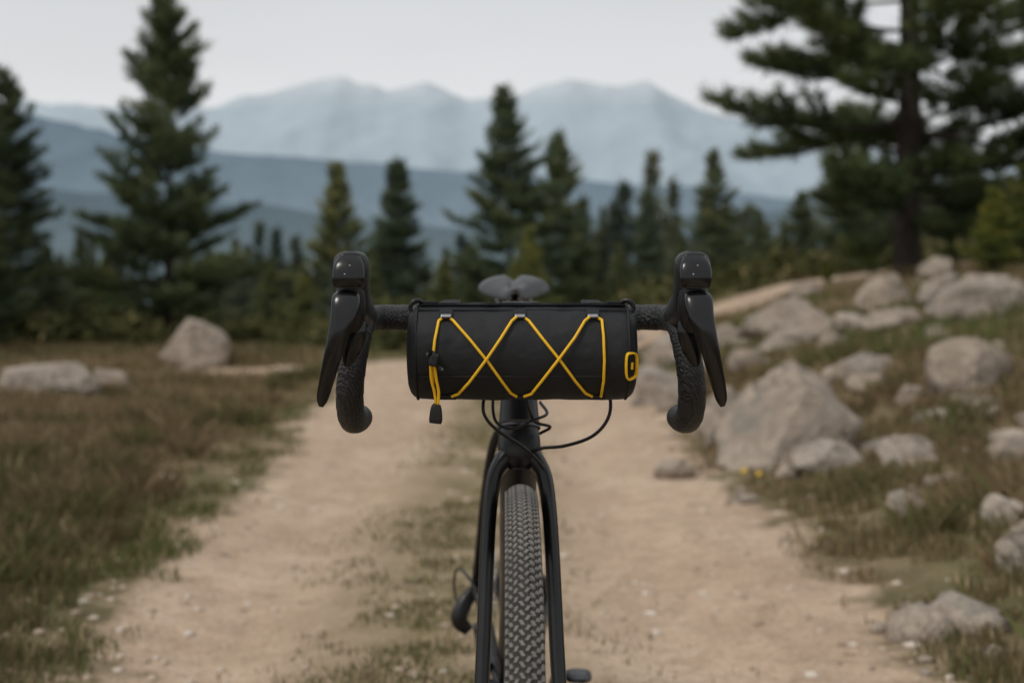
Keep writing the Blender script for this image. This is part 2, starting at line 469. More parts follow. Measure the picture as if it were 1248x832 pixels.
variants = []
specs = [dict(H=7.6, R=2.0, spacing=.36, per=5, elev=(4, 50), irregular=.30),
         dict(H=7.2, R=1.35, spacing=.31, per=5, elev=(-4, 44), irregular=.26),
         dict(H=8.0, R=1.8, spacing=.33, per=5, elev=(0, 50), irregular=.30),
         dict(H=7.0, R=1.15, spacing=.27, per=5, elev=(-6, 42), irregular=.25),
         dict(H=6.6, R=1.7, spacing=.30, per=5, elev=(10, 55), irregular=.32)]
for i, sp_ in enumerate(specs):
    Vv, Ff, tn, mi = gen_pine(100 + i, nlen=.18, nw=.029, k_need=9, tuft_n=4, twig_step=.18, **sp_)
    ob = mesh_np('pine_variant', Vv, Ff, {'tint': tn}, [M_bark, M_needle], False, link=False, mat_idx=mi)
    variants.append((ob.data, sp_['H']))

def add_tree(px, top, d, var, color=(1, 1, 1), haze=0.0, wscale=1.0, rot=None):
    x = (px - 624) / F * d; zb = float(terr(x, d)); zt = HC + (370 - top) / F * d
    me, H = variants[var]; s = (zt - zb) / H
    ob = bpy.data.objects.new('pine_tree', me); scene.collection.objects.link(ob)
    ob.location = (x, d, zb); ob.scale = (s * wscale, s * wscale, s)
    ob.rotation_euler = (0, 0, rot if rot is not None else random.random() * 6.28)
    ob.color = (*color, haze)
    return ob
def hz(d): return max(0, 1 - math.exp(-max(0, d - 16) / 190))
T = [(205, 2, 26, 0, (.95, 1.0, .9), 1.0), (8, 85, 24, 2, (.72, .78, .75), 1.0), (-75, 40, 26, 4, (.8, .8, .8), 1),
     (410, 203, 46, 4, (1.9, 1.6, 1.05), .95), (487, 195, 42, 3, (.8, .9, .85), 1.2), (622, 110, 37, 2, (.95, 1.05, .9), 1.05),
     (683, 166, 41, 0, (1.25, 1.25, .9), .85), (645, 280, 34, 4, (2.1, 1.8, 1.0), 1.0), (790, 233, 56, 1, (.9, 1.0, .9), 1.0),
     (872, 184, 50, 2, (1.4, 1.3, 1.0), 1.0), (733, 252, 60, 3, (1.3, 1.2, 1), .55), (330, 320, 40, 0, (1.7, 1.5, 1), 1.2),
     (372, 325, 36, 4, (2.0, 1.7, 1.05), 1), (60, 300, 30, 1, (.8, .85, .8), 1.3), (255, 305, 42, 2, (1.2, 1.2, 1), 1.3), (100, 290, 40, 2, (1.0, 1.0, .9), 1.2),
     (130, 315, 34, 4, (1.4, 1.3, .9), 1.3), (925, 256, 48, 1, (1.2, 1.2, 1), 1.2), (975, 235, 40, 0, (1.0, 1.05, .9), 1.1), (1035, 170, 33, 2, (.8, .9, .75), 1.1),
     (1165, 170, 38, 1, (.9, .95, .85), 1.3), (1200, 240, 36, 0, (.9, .95, .8), 1.2), (1230, 215, 32, 4, (1.1, 1.1, .8), 1.2), (1300, 120, 30, 0, (1, 1, .9), 1), (830, 285, 52, 3, (1.2, 1.2, 1), 1.3),
     (755, 300, 50, 4, (1.4, 1.3, .9), 1.2), (900, 285, 55, 0, (1.2, 1.2, .9), 1.3), (945, 290, 44, 4, (1.3, 1.25, .9), 1.3),
     (705, 305, 45, 1, (1.7, 1.5, .95), 1.2), (455, 318, 38, 1, (1.5, 1.4, .9), 1.3), (540, 320, 36, 4, (1.7, 1.5, .95), 1.3), (575, 300, 46, 0, (1.3, 1.3, .9), 1.2), (-20, 230, 21, 4, (.6, .66, .6), 1)]
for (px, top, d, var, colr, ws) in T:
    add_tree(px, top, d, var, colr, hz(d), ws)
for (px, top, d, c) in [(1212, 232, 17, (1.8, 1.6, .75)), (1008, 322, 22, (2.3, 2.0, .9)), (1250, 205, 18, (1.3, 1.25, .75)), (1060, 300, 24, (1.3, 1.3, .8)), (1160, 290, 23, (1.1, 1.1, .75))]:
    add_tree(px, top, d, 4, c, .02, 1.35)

# large ponderosa on the right
x0, y0 = (1106 - 624) / F * 20, 20.0
Vv, Ff, tn, mi = gen_pine(5, H=12.5, R=2.9, spacing=.40, per=5, z0=.075, nlen=.22, nw=.028, k_need=11, elev=(-10, 42), top_pow=.38, twig_step=.22,
                          irregular=.40, tuft_n=5, trunk_r=.23, bare_inner=.36, curve=.24, twiglen=1.05, elj=15, lift=.34)
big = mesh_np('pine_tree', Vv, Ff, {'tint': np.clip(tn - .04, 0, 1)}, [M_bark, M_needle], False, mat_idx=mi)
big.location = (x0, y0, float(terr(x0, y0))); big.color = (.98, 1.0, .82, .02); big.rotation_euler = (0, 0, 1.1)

# distant forest mass
low = []
for i in range(5):
    low.append(gen_pine(300 + i, H=8, R=[1.3, 1.7, 1.1, 1.5, 1.9][i], spacing=.6, per=5, nlen=.5, nw=.12, k_need=3, tuft_n=2, twig_step=.55, irregular=.25, wood=False))
VV = []; FF = []; TT = []; HH = []; nv = 0
r = np.random.default_rng(55)
for i in range(760):
    d = 58 * math.exp(r.random() * 1.7)
    x = (r.random() * 2 - 1) * .62 * d
    v_, f_, t_, _m = low[r.integers(0, 5)]
    lim = (.56 + .34 * smoothstep(.02, .14, np.array(x / d)))
    s = lim * (.7 + .6 * r.random()) * (1 + .35 * (d > 110) + .5 * (d > 180))
    a = r.random() * 6.28; ca, sa = math.cos(a), math.sin(a)
    P = np.stack([v_[:, 0] * ca - v_[:, 1] * sa, v_[:, 0] * sa + v_[:, 1] * ca, v_[:, 2]], 1) * s
    P += np.array([x, d, float(terr(x, d)) - .1])
    VV.append(P); FF.append(f_ + nv); nv += len(P)
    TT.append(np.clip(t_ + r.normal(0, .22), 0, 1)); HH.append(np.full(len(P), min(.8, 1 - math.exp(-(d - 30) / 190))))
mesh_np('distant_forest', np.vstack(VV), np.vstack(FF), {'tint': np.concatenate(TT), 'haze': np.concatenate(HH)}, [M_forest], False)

# undergrowth at foot of trees
r = np.random.default_rng(56)
n = 70000
d = np.exp(r.uniform(math.log(23), math.log(75), n)); x = (r.random(n) * 2 - 1) * .6 * d
keep = fbm(x * .35, d * .35) > .44
keep &= roadmask(x, d) < .3
x, d = x[keep], d[keep]; n = len(x)
hmax = .65 * (fbm(x * .35, d * .35) - .42) / .2
z = terr(x, d) + r.random(n) * np.clip(hmax, .1, 1.0)
c = np.stack([x, d, z], 1); dd = r.normal(0, 1, (n, 3)); dd[:, 2] = abs(dd[:, 2]); dd /= np.linalg.norm(dd, axis=1)[:, None]
pe = np.cross(dd, r.normal(0, 1, (n, 3))); pe /= np.linalg.norm(pe, axis=1)[:, None]
tri = np.stack([c - pe * .05, c + pe * .05, c + dd * .26], 1).reshape(-1, 3)
mesh_np('undergrowth', tri, np.arange(3 * n).reshape(-1, 3), {'tint': np.repeat(np.clip(.42 + .35 * (fbm(x, d) - .5) * 3 + .15 * r.normal(size=n), 0, 1), 3)}, [M_scrub])

# ------------------------------------------------------------------ boulders
def ico(n):
    bm = bmesh.new(); bmesh.ops.create_icosphere(bm, subdivisions=n, radius=1)
    a = np.array([v.co[:] for v in bm.verts]); b = np.array([[v.index for v in f.verts] for f in bm.faces]); bm.free(); return a, b
ICO5, ICO4, (I2, I2F), (I1, I1F) = ico(6), ico(5), ico(2), ico(1)
def boulder(px0, px1, top, base, seed, depth=.8, sink=.28, cuts=10, planes=(), big=False):
    cx, cy, cz = hit((px0 + px1) / 2, base)
    w = (px1 - px0) / F * cy; h = (base - top) / F * cy
    r = np.random.default_rng(seed)
    P0, FC = ICO4
    P = P0.copy()
    pl = [(np.array(q[:3]) / np.linalg.norm(q[:3]), q[3]) for q in planes]
    for i in range(cuts):
        nrm = r.normal(0, 1, 3); nrm[2] = abs(nrm[2]) * .8; nrm /= np.linalg.norm(nrm)
        pl.append((nrm, r.uniform(.5, .85)))
    for nrm, c in pl:
        dt = P @ nrm - c
        P -= np.maximum(dt, 0)[:, None] * nrm * .96
    disp = np.array([mnoise.fractal(Vector(p * 1.4 + seed * 3.1), .8, 2.1, 5) for p in P])
    P *= (1 + .13 * disp)[:, None]
    mn, mx = P.min(0), P.max(0)
    P = (P - (mn + mx) / 2) / (mx - mn)
    P *= np.array([w, w * depth, h * (1 + sink)])
    a = r.normal(0, .10)
    P[:, 2] += h * (1 + sink) / 2 - h * sink
    ob = mesh_np('boulder', P, FC, None, [M_rock], True)
    ob.location = (cx, cy + w * depth * .35, cz)
    ob.rotation_euler = (0, 0, a)
    return ob
BL = [(885, 1062, 443, 568), (1137, 1255, 412, 484), (1078, 1147, 532, 572), (968, 1060, 538, 576), (900, 1012, 362, 408), (958, 1040, 376, 416),
      (1048, 1128, 333, 380), (1118, 1182, 333, 376), (1150, 1270, 332, 392), (1122, 1168, 312, 342), (962, 1006, 343, 366), (783, 838, 418, 452),
      (768, 852, 447, 492), (850, 915, 470, 534), (1016, 1102, 430, 464), (1038, 1104, 455, 484), (1118, 1188, 500, 520), (798, 852, 560, 584),
      (1083, 1132, 600, 634), (1213, 1270, 533, 574), (1222, 1290, 636, 700), (868, 908, 395, 422), (1203, 1256, 605, 642), (925, 1000, 400, 430), (1060, 1135, 374, 404),
      (178, 273, 388, 450), (-15, 108, 443, 490), (108, 156, 450, 476), (185, 216, 577, 592), (3, 32, 515, 530), (800, 870, 400, 425), (940, 985, 440, 470), (1000, 1040, 405, 430),
      (880, 960, 505, 525), (800, 842, 470, 500), (842, 880, 440, 468), (890, 935, 425, 452), (1095, 1140, 470, 496), (1185, 1235, 495, 515), (1130, 1165, 395, 412),
      (945, 975, 565, 585), (1160, 1195, 545, 562), (1020, 1075, 380, 408), (860, 900, 520, 545), (905, 935, 385, 402), (1000, 1030, 445, 470)]
for i, b in enumerate(BL):
    flat = (b[3] - b[2]) / (b[1] - b[0]) < .45
    pl = ()
    if i == 0: pl = ((-.80, -.30, .55, .02), (.62, -.35, .70, .62), (.15, -.95, .3, .45))
    if i == 25: pl = ((-.8, -.1, .5, .55),)
    boulder(*b, seed=40 + i, depth=.85 if not flat else .9, cuts=(4 if i == 0 else 10) if i not in (1, 25, 26) else 5, planes=pl)

def stones(name, xs, ys, sz, B, BF, mat, seed, flat=.6, smooth=True):
    r = np.random.default_rng(seed); n = len(xs); zs = terr(xs, ys)
    jit = 1 + r.normal(0, .13, (n, len(B), 1))
    sc = np.stack([sz * r.uniform(.8, 1.5, n), sz * r.uniform(.7, 1.2, n), sz * flat * r.uniform(.7, 1.2, n)], 1)
    P = B[None] * jit * sc[:, None]
    a = r.random(n) * 6.28; ca, sa = np.cos(a)[:, None], np.sin(a)[:, None]
    Q = np.stack([P[..., 0] * ca - P[..., 1] * sa, P[..., 0] * sa + P[..., 1] * ca, P[..., 2]], -1)
    Q += np.stack([xs, ys, zs + sz * flat * .2], 1)[:, None]
    Fc = BF[None] + (np.arange(n) * len(B))[:, None, None]
    return mesh_np(name, Q.reshape(-1, 3), Fc.reshape(-1, 3), {'tint': np.repeat(r.random(n), len(B))}, [mat], smooth)
r = np.random.default_rng(8)
n = 620; ys = np.exp(r.uniform(math.log(3), math.log(22), n)); xs = edgeR(ys) + .05 + r.random(n) ** 1.2 * (.62 * ys)
k1 = fbm(xs * .5 + 9, ys * .5) > .42
stones('scattered_stones', xs[k1], ys[k1], (.014 + .08 * r.random(n) ** 3.2)[k1] * (1 + ys[k1] * .06), I2, I2F, M_rock, 1)
n = 15000; ys = np.exp(r.uniform(math.log(2.2), math.log(16), n)); xs = r.uniform(-.6, .6, n) * ys
rm = roadmask(xs, ys); kp = (r.random(n) < (.22 + .6 * np.exp(-((xs - edgeR(ys)) / .3) ** 2) + .6 * np.exp(-((xs - edgeL(ys)) / .3) ** 2) + .35 * np.exp(-((xs + .2) / .25) ** 2))) & (rm > .05)
stones('gravel', xs[kp], ys[kp], (.0022 + .014 * r.random(n) ** 6)[kp] * (1 + .06 * ys[kp]), I1, I1F, M_gravel, 2)

# ------------------------------------------------------------------ grass
def blades(name, x, y, h, w, tint, mat, seed, lean=.45):
    r = np.random.default_rng(seed); n = len(x); z = terr(x, y) - .004
    a = r.random(n) * 6.28; face = r.random(n) * 3.14
    lx, ly = np.cos(a) * h * lean * r.random(n), np.sin(a) * h * lean * r.random(n)
    wx, wy = np.cos(face) * w / 2, np.sin(face) * w / 2
    p0 = np.stack([x - wx, y - wy, z], 1); p1 = np.stack([x + wx, y + wy, z], 1)
    p4 = np.stack([x + lx * 1.2, y + ly * 1.2, z + h], 1)
    p5 = np.stack([x + lx * .5 - wx * .9, y + ly * .5 - wy * .9, z + h * .55], 1)
    V = np.stack([p0, p1, p4, p5], 1).reshape(-1, 3)
    b = (np.arange(n) * 4)[:, None]
    Fc = np.concatenate([b + np.array([[0, 1, 3]]), b + np.array([[1, 2, 3]])])
    return mesh_np(name, V, Fc, {'tint': np.repeat(np.clip(tint, 0, 1), 4)}, [mat])
r = np.random.default_rng(12)
N = 430000
y = np.exp(r.uniform(math.log(2.3), math.log(27), N)); x = r.uniform(-.6, .6, N) * y
rm = roadmask(x, y)
cl = fbm(x * 1.8, y * 1.8, 4); cl2 = fbm(x * .5 + 40, y * .5 + 11, 3); fine = fbm(x * 7 + 3, y * 7, 2)
off = np.where(x < 0, edgeL(y) - x, x - edgeR(y))
left = x < -.5
dens = np.where(left, smoothstep(.36, .56, cl * .6 + fine * .4 + np.clip(off, 0, 1.2) * .10), smoothstep(.42, .56, cl * .55 + fine * .45 + np.clip(off, 0, 2) * .02))
dens *= (1 - smoothstep(.10, .75, rm + (cl - .5) * 1.6 + (fine - .5) * .5))
stripd = np.exp(-((x + .20) / .32) ** 2) * smoothstep(.45, .56, cl * .6 + fine * .4) * .9 * (y < 19)
isS = rm > .75
dens = np.where(isS, stripd, dens)
kp = r.random(N) < dens
x, y, cl, cl2, fine, off, left, isS = [q[kp] for q in (x, y, cl, cl2, fine, off, left, isS)]; n = len(x)
h = np.where(left, .018 + .115 * smoothstep(0.35, 1.7, off) * (.3 + 1.3 * cl2) + .05 * fine, .02 + .075 * smoothstep(.2, 1.6, off) * (.3 + 1.6 * cl2) + .045 * fine)
h = np.where(isS, .010 + .018 * r.random(n), h) * (.5 + .8 * r.random(n))
w = (.0024 + .0009 * y) * (.7 + .6 * r.random(n))
tint = np.where(left, .40 + (cl2 - .5) * .8 + .36 * np.exp(-(np.clip(off, 0, 9) / .4) ** 2), .60 + (cl2 - .5) * 1.1 + (cl - .5) * .6) + r.normal(0, .15, n)
tint = np.where(isS, .68 + r.normal(0, .15, n), tint)
tint = np.where(r.random(n) < .08, .04, tint)
blades('grass', x, y, h, w, tint, M_grass, 3)

r = np.random.default_rng(77); xs = []; ys = []; hs = []; ts = []
for i in range(620):
    yy = math.exp(r.uniform(math.log(2.6), math.log(24)))
    if r.random() < .68: xx = float(edgeL(yy)) - .45 - r.random() * .5 * yy
    else: xx = float(edgeR(yy)) + .5 + r.random() * .45 * yy
    if roadmask(np.array(xx), np.array(yy)) > .15: continue
    R0 = (.05 + .14 * r.random()) * (1 + .03 * yy); m = 150; tt = r.uniform(.3, .8)
    a = r.random(m) * 6.28; q = np.sqrt(r.random(m)) * R0
    xs.append(xx + q * np.cos(a)); ys.append(yy + q * np.sin(a)); hs.append(R0 * .95 * np.sqrt(np.clip(1.05 - (q / R0) ** 2, 0, 1)) * (.7 + .4 * r.random(m)) + .01); ts.append(tt + r.normal(0, .12, m))
xs, ys, hs, ts = map(np.concatenate, (xs, ys, hs, ts))
blades('heather_shrubs', xs, ys, hs, .004 + .0011 * ys, ts, M_grass, 5, .9)

fl = empty('yellow_wildflower', (0, 0, 0))
fl.location = hit(916, 592)
for i, (dx, dy, hh_) in enumerate([(-.045, 0, .072), (-.028, .03, .078), (.032, -.01, .062), (.045, .03, .058)]):
    s_ = sweep('stem_%d' % i, [(dx, dy, -.02), (dx, dy, hh_)], .0012, M_grass, seg=5, sub=1); s_.parent = fl
    vs = [(dx, dy, hh_ + .002)]; fs = []
    for j in range(6):
        a = j * math.pi / 3
        vs += [(dx + .006 * math.cos(a - .45), dy - .003 + .006 * math.sin(a - .45) * .6, hh_ + .006 * math.sin(a - .45)), (dx + .012 * math.cos(a), dy + .012 * math.sin(a) * .6, hh_ + .012 * math.sin(a)), (dx + .006 * math.cos(a + .45), dy - .003 + .006 * math.sin(a + .45) * .6, hh_ + .006 * math.sin(a + .45))]
        fs.append((0, 3 * j + 1, 3 * j + 2, 3 * j + 3))
    p_ = mesh_np('petals_%d' % i, vs, fs, mats=[M_petal]); p_.parent = fl

# ------------------------------------------------------------------ BICYCLE
YAW = math.radians(.45)
bike = empty('bicycle', (BX, 1.5, 0), YAW)
bag = empty('handlebar_bag', (BX + .001, 1.5, 0), YAW)
B = bike
FA = (1.45, .355); RA = (2.48, .355); BBp = (2.055, .274)

def wheel(prefix, cy, cz, rotor_x):
    Rm, rm_ = .3345, .0202
    prof = []
    for a in np.linspace(-2.35, 2.35, 29):
        prof.append((rm_ * math.sin(a), Rm + rm_ * math.cos(a)))
    lathe_x(prefix + '_tyre', prof, (0, cy, cz), M_tyreb, 128, B)
    V = []; Fc = []; nv = 0
    NR = 200
    cube = np.array([(-1, -1, 0), (1, -1, 0), (1, 1, 0), (-1, 1, 0), (-.8, -.78, 1), (.8, -.78, 1), (.8, .78, 1), (-.8, .78, 1)], float)
    cf = np.array([(4, 5, 6, 7), (0, 1, 5, 4), (1, 2, 6, 5), (2, 3, 7, 6), (3, 0, 4, 7)])
    for i in range(NR):
        for (lat, lw, ll, sk, ph) in ((-.0028, .0021, .0036, .5, 0), (.0028, .0021, .0036, -.5, .5), (-.0084, .0020, .0034, -.4, .5), (.0084, .0020, .0034, .4, 0),
                                       (-.0140, .0021, .0031, .3, 0), (.0140, .0021, .0031, -.3, .5), (-.0192, .0018, .0040, 0, .5), (.0192, .0018, .0040, 0, 0)):
            th = 2 * math.pi * (i + ph) / NR
            lx = cube[:, 0] * lw + cube[:, 1] * ll * sk; ly = cube[:, 1] * ll
            rr = rm_ - .0004 + cube[:, 2] * (.0024 if abs(lat) < .016 else .0032)
            pp = lat / rm_ + lx / rm_
            xx = rr * np.sin(pp); rad = Rm + rr * np.cos(pp); tt = th + ly / (Rm + rm_)
            V.append(np.stack([xx, cy + rad * np.cos(tt), cz + rad * np.sin(tt)], 1)); Fc.append(cf + nv); nv += 8
    t = mesh_np(prefix + '_tread', np.vstack(V), np.vstack(Fc), None, [M_tyre]); attach(t, B)
    lathe_x(prefix + '_rim', [(-.0125, .323), (-.014, .315), (-.0135, .300), (-.010, .285), (0, .279), (.010, .285), (.0135, .300), (.014, .315), (.0125, .323), (-.0125, .323)], (0, cy, cz), M_rim, 96, B)
    lathe_x(prefix + '_hub', [(-.05, .004), (-.05, .011), (-.036, .011), (-.034, .024), (-.031, .024), (-.029, .012), (.029, .012), (.031, .024), (.034, .024), (.036, .011), (.05, .011), (.05, .004)], (0, cy, cz), M_black, 32, B)
    V = []; Fc = []; nv = 0
    for i in range(28):
        th = 2 * math.pi * i / 28; sx = .032 if i % 2 else -.032
        th2 = th + (.9 if (i // 2) % 2 else -.9)
        p0 = np.array([sx, cy + .022 * math.cos(th2), cz + .022 * math.sin(th2)]); p1 = np.array([0, cy + .283 * math.cos(th), cz + .283 * math.sin(th)])
        a, b = strip_tube(np.array([p0, (p0 + p1) / 2, p1]), .0011, .0010, 6); V.append(a); Fc.append(b + nv); nv += len(a)
    s = mesh_np(prefix + '_spokes', np.vstack(V), np.vstack(Fc), None, [M_silver], True); attach(s, B)
    lathe_x(prefix + '_brake_rotor', [(rotor_x - .0009, .058), (rotor_x - .0009, .08), (rotor_x + .0009, .08), (rotor_x + .0009, .058), (rotor_x - .0009, .058)], (0, cy, cz), M_metal, 64, B, smooth=False)
    for i in range(6):
        a = i * math.pi / 3
        sweep(prefix + '_rotor_arm_%d' % i, [(rotor_x, cy + .018 * math.cos(a), cz + .018 * math.sin(a)), (rotor_x, cy + .062 * math.cos(a + .4), cz + .062 * math.sin(a + .4))], (.002), M_dark, 6, 1, parent=B)
wheel('front', *FA, .040)
wheel('rear', *RA, .045)

def ax(z): return 1.67 - .3345 * (.895 - z)
for s, nm in ((-1, 'right'), (1, 'left')):
    sweep('fork_leg_' + nm, [(s * .006, ax(.735), .735), (s * .021, ax(.722), .722), (s * .033, ax(.70) + .002, .700), (s * .0390, ax(.66), .660), (s * .0425, ax(.60) - .004, .600), (s * .0460, ax(.50) - .012, .50), (s * .050, ax(.42) - .020, .42), (s * .053, FA[0], FA[1] - .005)],
          [(.014, .018), (.013, .020), (.0108, .021), (.0098, .020), (.0096, .018), (.0096, .015), (.0092, .013), (.010, .014)], M_frame, 20, 8, side=(1, 0, 0), parent=B, power=2.3)
sweep('fork_crown', [(0, ax(.765), .765), (0, ax(.748), .748), (0, ax(.728), .728), (0, ax(.712) + .004, .712)], [(.0255, .0255), (.028, .027), (.027, .025), (.016, .018)], M_frame, 28, 6, side=(1, 0, 0), parent=B, power=2.2)
sweep('front_brake_caliper', [(.062, 1.50, .43), (.064, 1.505, .40), (.062, 1.51, .37)], [(.012, .016), (.014, .018), (.011, .014)], M_black, 14, 4, side=(1, 0, 0), parent=B, power=3)
sweep('head_tube', [(0, ax(.768), .768), (0, ax(.79), .79), (0, ax(.83), .83), (0, ax(.872), .872)], [(.0275, .0275), (.0255, .027), (.0225, .025), (.021, .021)], M_frame, 32, 8, side=(1, 0, 0), parent=B)
sweep('headset_lower', [(0, ax(.763), .763), (0, ax(.769), .769)], .0285, M_dark, 32, 1, parent=B)
sweep('headset_spacers', [(0, ax(.872), .872), (0, ax(.915), .915)], .0175, M_black, 24, 1, parent=B)
bd = [(-.008, .843), (.0, .849), (.009, .843), (.006, .827), (.001, .818), (-.006, .829)]
vs = [(x, ax(z) - .0265 + 14 * x * x, z) for x, z in bd]
o_ = mesh_np('head_badge', vs + [(x, y + .004, z) for x, y, z in vs], [tuple(range(6))] + [(i, (i + 1) % 6, (i + 1) % 6 + 6, i + 6) for i in range(6)], mats=[M_badge]); attach(o_, B)
sweep('down_tube', [(0, 1.625, .79), (0, 1.72, .68), (0, 1.90, .47), (0, 2.045, .30)], [(.022, .026), (.026, .028), (.027, .029), (.03, .027)], M_frame, 24, 6, side=(1, 0, 0), parent=B, power=2.4)
sweep('top_tube', [(0, 1.655, .852), (0, 1.85, .83), (0, 2.05, .80), (0, 2.20, .775)], [(.019, .021), (.018, .018), (.016, .015), (.015, .014)], M_frame, 24, 6, side=(1, 0, 0), parent=B, power=2.4)
sweep('seat_tube', [(0, 2.055, .275), (0, 2.13, .53), (0, 2.212, .80)], [(.018, .018), (.017, .017), (.0165, .0165)], M_frame, 24, 4, side=(1, 0, 0), parent=B)
sweep('seatpost', [(0, 2.206, .78), (0, 2.256, .945)], .0136, M_black, 24, 1, parent=B)
lathe_x('bottom_bracket', [(-.043, .003), (-.043, .022), (.043, .022), (.043, .003)], (0, *BBp), M_frame, 32, B)
for s in (-1, 1):
    sd = 'left' if s > 0 else 'right'
    sweep('seat_stay_' + sd, [(s * .010, 2.19, .72), (s * .036, 2.235, .68), (s * .055, 2.31, .58), (s * .070, 2.42, .44), (s * .076, 2.478, .365)], [.0085, .0085, .0075, .0075, .009], M_frame, 14, 6, parent=B)
    sweep('chain_stay_' + sd, [(s * .022, 2.07, .277), (s * .036, 2.15, .30), (s * .050, 2.28, .33), (s * .068, 2.42, .347), (s * .074, 2.485, .355)], [.013, .012, .0105, .010, .011], M_frame, 14, 6, parent=B)
    sweep('rear_dropout_' + sd, [(s * .074, 2.46, .375), (s * .075, 2.485, .355), (s * .075, 2.50, .335)], [.009, .013, .008], M_dark, 12, 4, parent=B)
def toothed(x, R, teeth, thick):
    V = []; Fc = []
    n = teeth * 4
    for sx in (-thick / 2, thick / 2):
        for i in range(n):
            a = 2 * math.pi * i / n; rr = R + (.004 if i % 4 in (0, 1) else 0)
            V.append((x + sx, rr * math.cos(a), rr * math.sin(a)))
        for i in range(n):
            a = 2 * math.pi * i / n; V.append((x + sx, R * .78 * math.cos(a), R * .78 * math.sin(a)))
    for i in range(n):
        j = (i + 1) % n
        Fc += [(i, j, n + j, n + i), (2 * n + i, 3 * n + i, 3 * n + j, 2 * n + j), (i, 2 * n + i, 2 * n + j, j), (n + i, n + j, 3 * n + j, 3 * n + i)]
    return V, Fc
V, Fc = toothed(-.047, .083, 42, .003)
o_ = mesh_np('chainring', [(a, b + BBp[0], c + BBp[1]) for a, b, c in V], Fc, mats=[M_dark]); attach(o_, B)
for i in range(5):
    a = i * 1.2566
    sweep('spider_%d' % i, [(-.050, BBp[0], BBp[1]), (-.048, BBp[0] + .07 * math.cos(a), BBp[1] + .07 * math.sin(a))], .006, M_black, 8, 1, parent=B)
for q, R_ in enumerate((.066, .058, .051, .044, .037, .031, .026, .022)):
    V, Fc = toothed(-.036 - .0042 * q, R_, max(11, int(R_ * 500)), .002)
    o_ = mesh_np('cassette_cog_%d' % q, [(a, b + RA[0], c + RA[1]) for a, b, c in V], Fc, mats=[M_metal]); attach(o_, B)
ang = math.radians(-8)
for s in (1, -1):
    sd = 'left' if s > 0 else 'right'
    dy, dz = s * .172 * math.cos(ang), s * .172 * math.sin(ang)
    xo = s * .067
    sweep('crank_arm_' + sd, [(xo * .95, BBp[0], BBp[1]), (xo * 1.02, BBp[0] + dy * .5, BBp[1] + dz * .5), (xo * 1.15, BBp[0] + dy, BBp[1] + dz)], [(.009, .016), (.008, .012), (.008, .012)], M_black, 14, 5, side=(1, 0, 0), parent=B, power=3)
    cx_ = s * .116
    sweep('pedal_body_' + sd, [(cx_, BBp[0] + dy - .034, BBp[1] + dz), (cx_, BBp[0] + dy - .015, BBp[1] + dz), (cx_, BBp[0] + dy + .015, BBp[1] + dz), (cx_, BBp[0] + dy + .034, BBp[1] + dz)], [(.012, .004), (.024, .008), (.024, .008), (.012, .004)], M_dark, 16, 4, side=(1, 0, 0), parent=B, power=3)
    sweep('pedal_axle_' + sd, [(s * .075, BBp[0] + dy, BBp[1] + dz), (cx_, BBp[0] + dy, BBp[1] + dz)], .006, M_metal, 10, 1, parent=B)
for (p, q) in (((-.047, BBp[0], BBp[1] + .085), (-.050, RA[0], RA[1] + .045)), ((-.047, BBp[0], BBp[1] - .085), (-.056, 2.49, .215))):
    sweep('chain_run', [p, q], [(.0035, .004)] * 2, M_dark, 8, 1, side=(1, 0, 0), parent=B)
sweep('rear_derailleur_body', [(-.082, 2.485, .345), (-.100, 2.475, .320), (-.110, 2.47, .290), (-.092, 2.475, .267)], [(.010, .013), (.014, .016), (.015, .017), (.010, .012)], M_black, 16, 6, side=(0, 1, 0), parent=B, power=2.6)
sweep('derailleur_cage', [(-.075, 2.48, .275), (-.068, 2.485, .22), (-.060, 2.49, .20)], [(.008, .014), (.006, .012), (.006, .012)], M_dark, 12, 4, side=(1, 0, 0), parent=B)
sweep('derailleur_cable', [(-.072, 2.40, .36), (-.092, 2.44, .385), (-.116, 2.50, .385), (-.122, 2.52, .34), (-.110, 2.50, .30)], .0025, M_cable, 8, 8, parent=B)
lathe_x('jockey_wheel', [(-.004, .004), (-.004, .019), (.004, .019), (.004, .004)], (-.070, 2.485, .262), M_black, 24, B)
sweep('rear_brake_caliper', [(.050, 2.40, .39), (.054, 2.41, .375), (.052, 2.43, .36)], [(.010, .013), (.013, .016), (.010, .012)], M_black, 12, 4, side=(1, 0, 0), parent=B, power=3)

# saddle: closed lofted cushion with two rear lobes and a centre channel
nu, seg = 44, 64
V = []
for i in range(nu):
    t = i / (nu - 1)
    y = 2.150 + .275 * t
    st_ = float(smoothstep(.30, .84, np.array(t)))
    w = .018 + .004 * t + .0485 * st_
    th = .0115 + .006 * st_
    if t > .90:
        e_ = math.sqrt(max(.0, 1 - ((t - .90) / .102) ** 2)); w *= .72 + .28 * e_; th *= .25 + .75 * e_
    if t < .07:
        e_ = math.sqrt(t / .07 + .02); w *= .45 + .55 * e_; th *= .4 + .6 * e_
    zc = .949 + .022 * float(smoothstep(.35, 1, np.array(t)))
    ch = .013 * float(smoothstep(.15, .5, np.array(t)))
    for j in range(seg):
        a = 2 * math.pi * j / seg
        ca, sa = math.cos(a), math.sin(a)
        xx = w * math.copysign(abs(ca) ** .85, ca); zz_ = th * math.copysign(abs(sa) ** .80, sa)
        q = abs(xx) / w
        z = zc + zz_ * (1 if sa > 0 else .75)
        z -= .010 * q ** 3
        if sa > 0: z -= ch * math.exp(-(xx / .0095) ** 2)
        else: z += .006 * (1 - q)
        V.append((xx, y, z))
Fc = [(i * seg + j, i * seg + (j + 1) % seg, (i + 1) * seg + (j + 1) % seg, (i + 1) * seg + j) for i in range(nu - 1) for j in range(seg)]
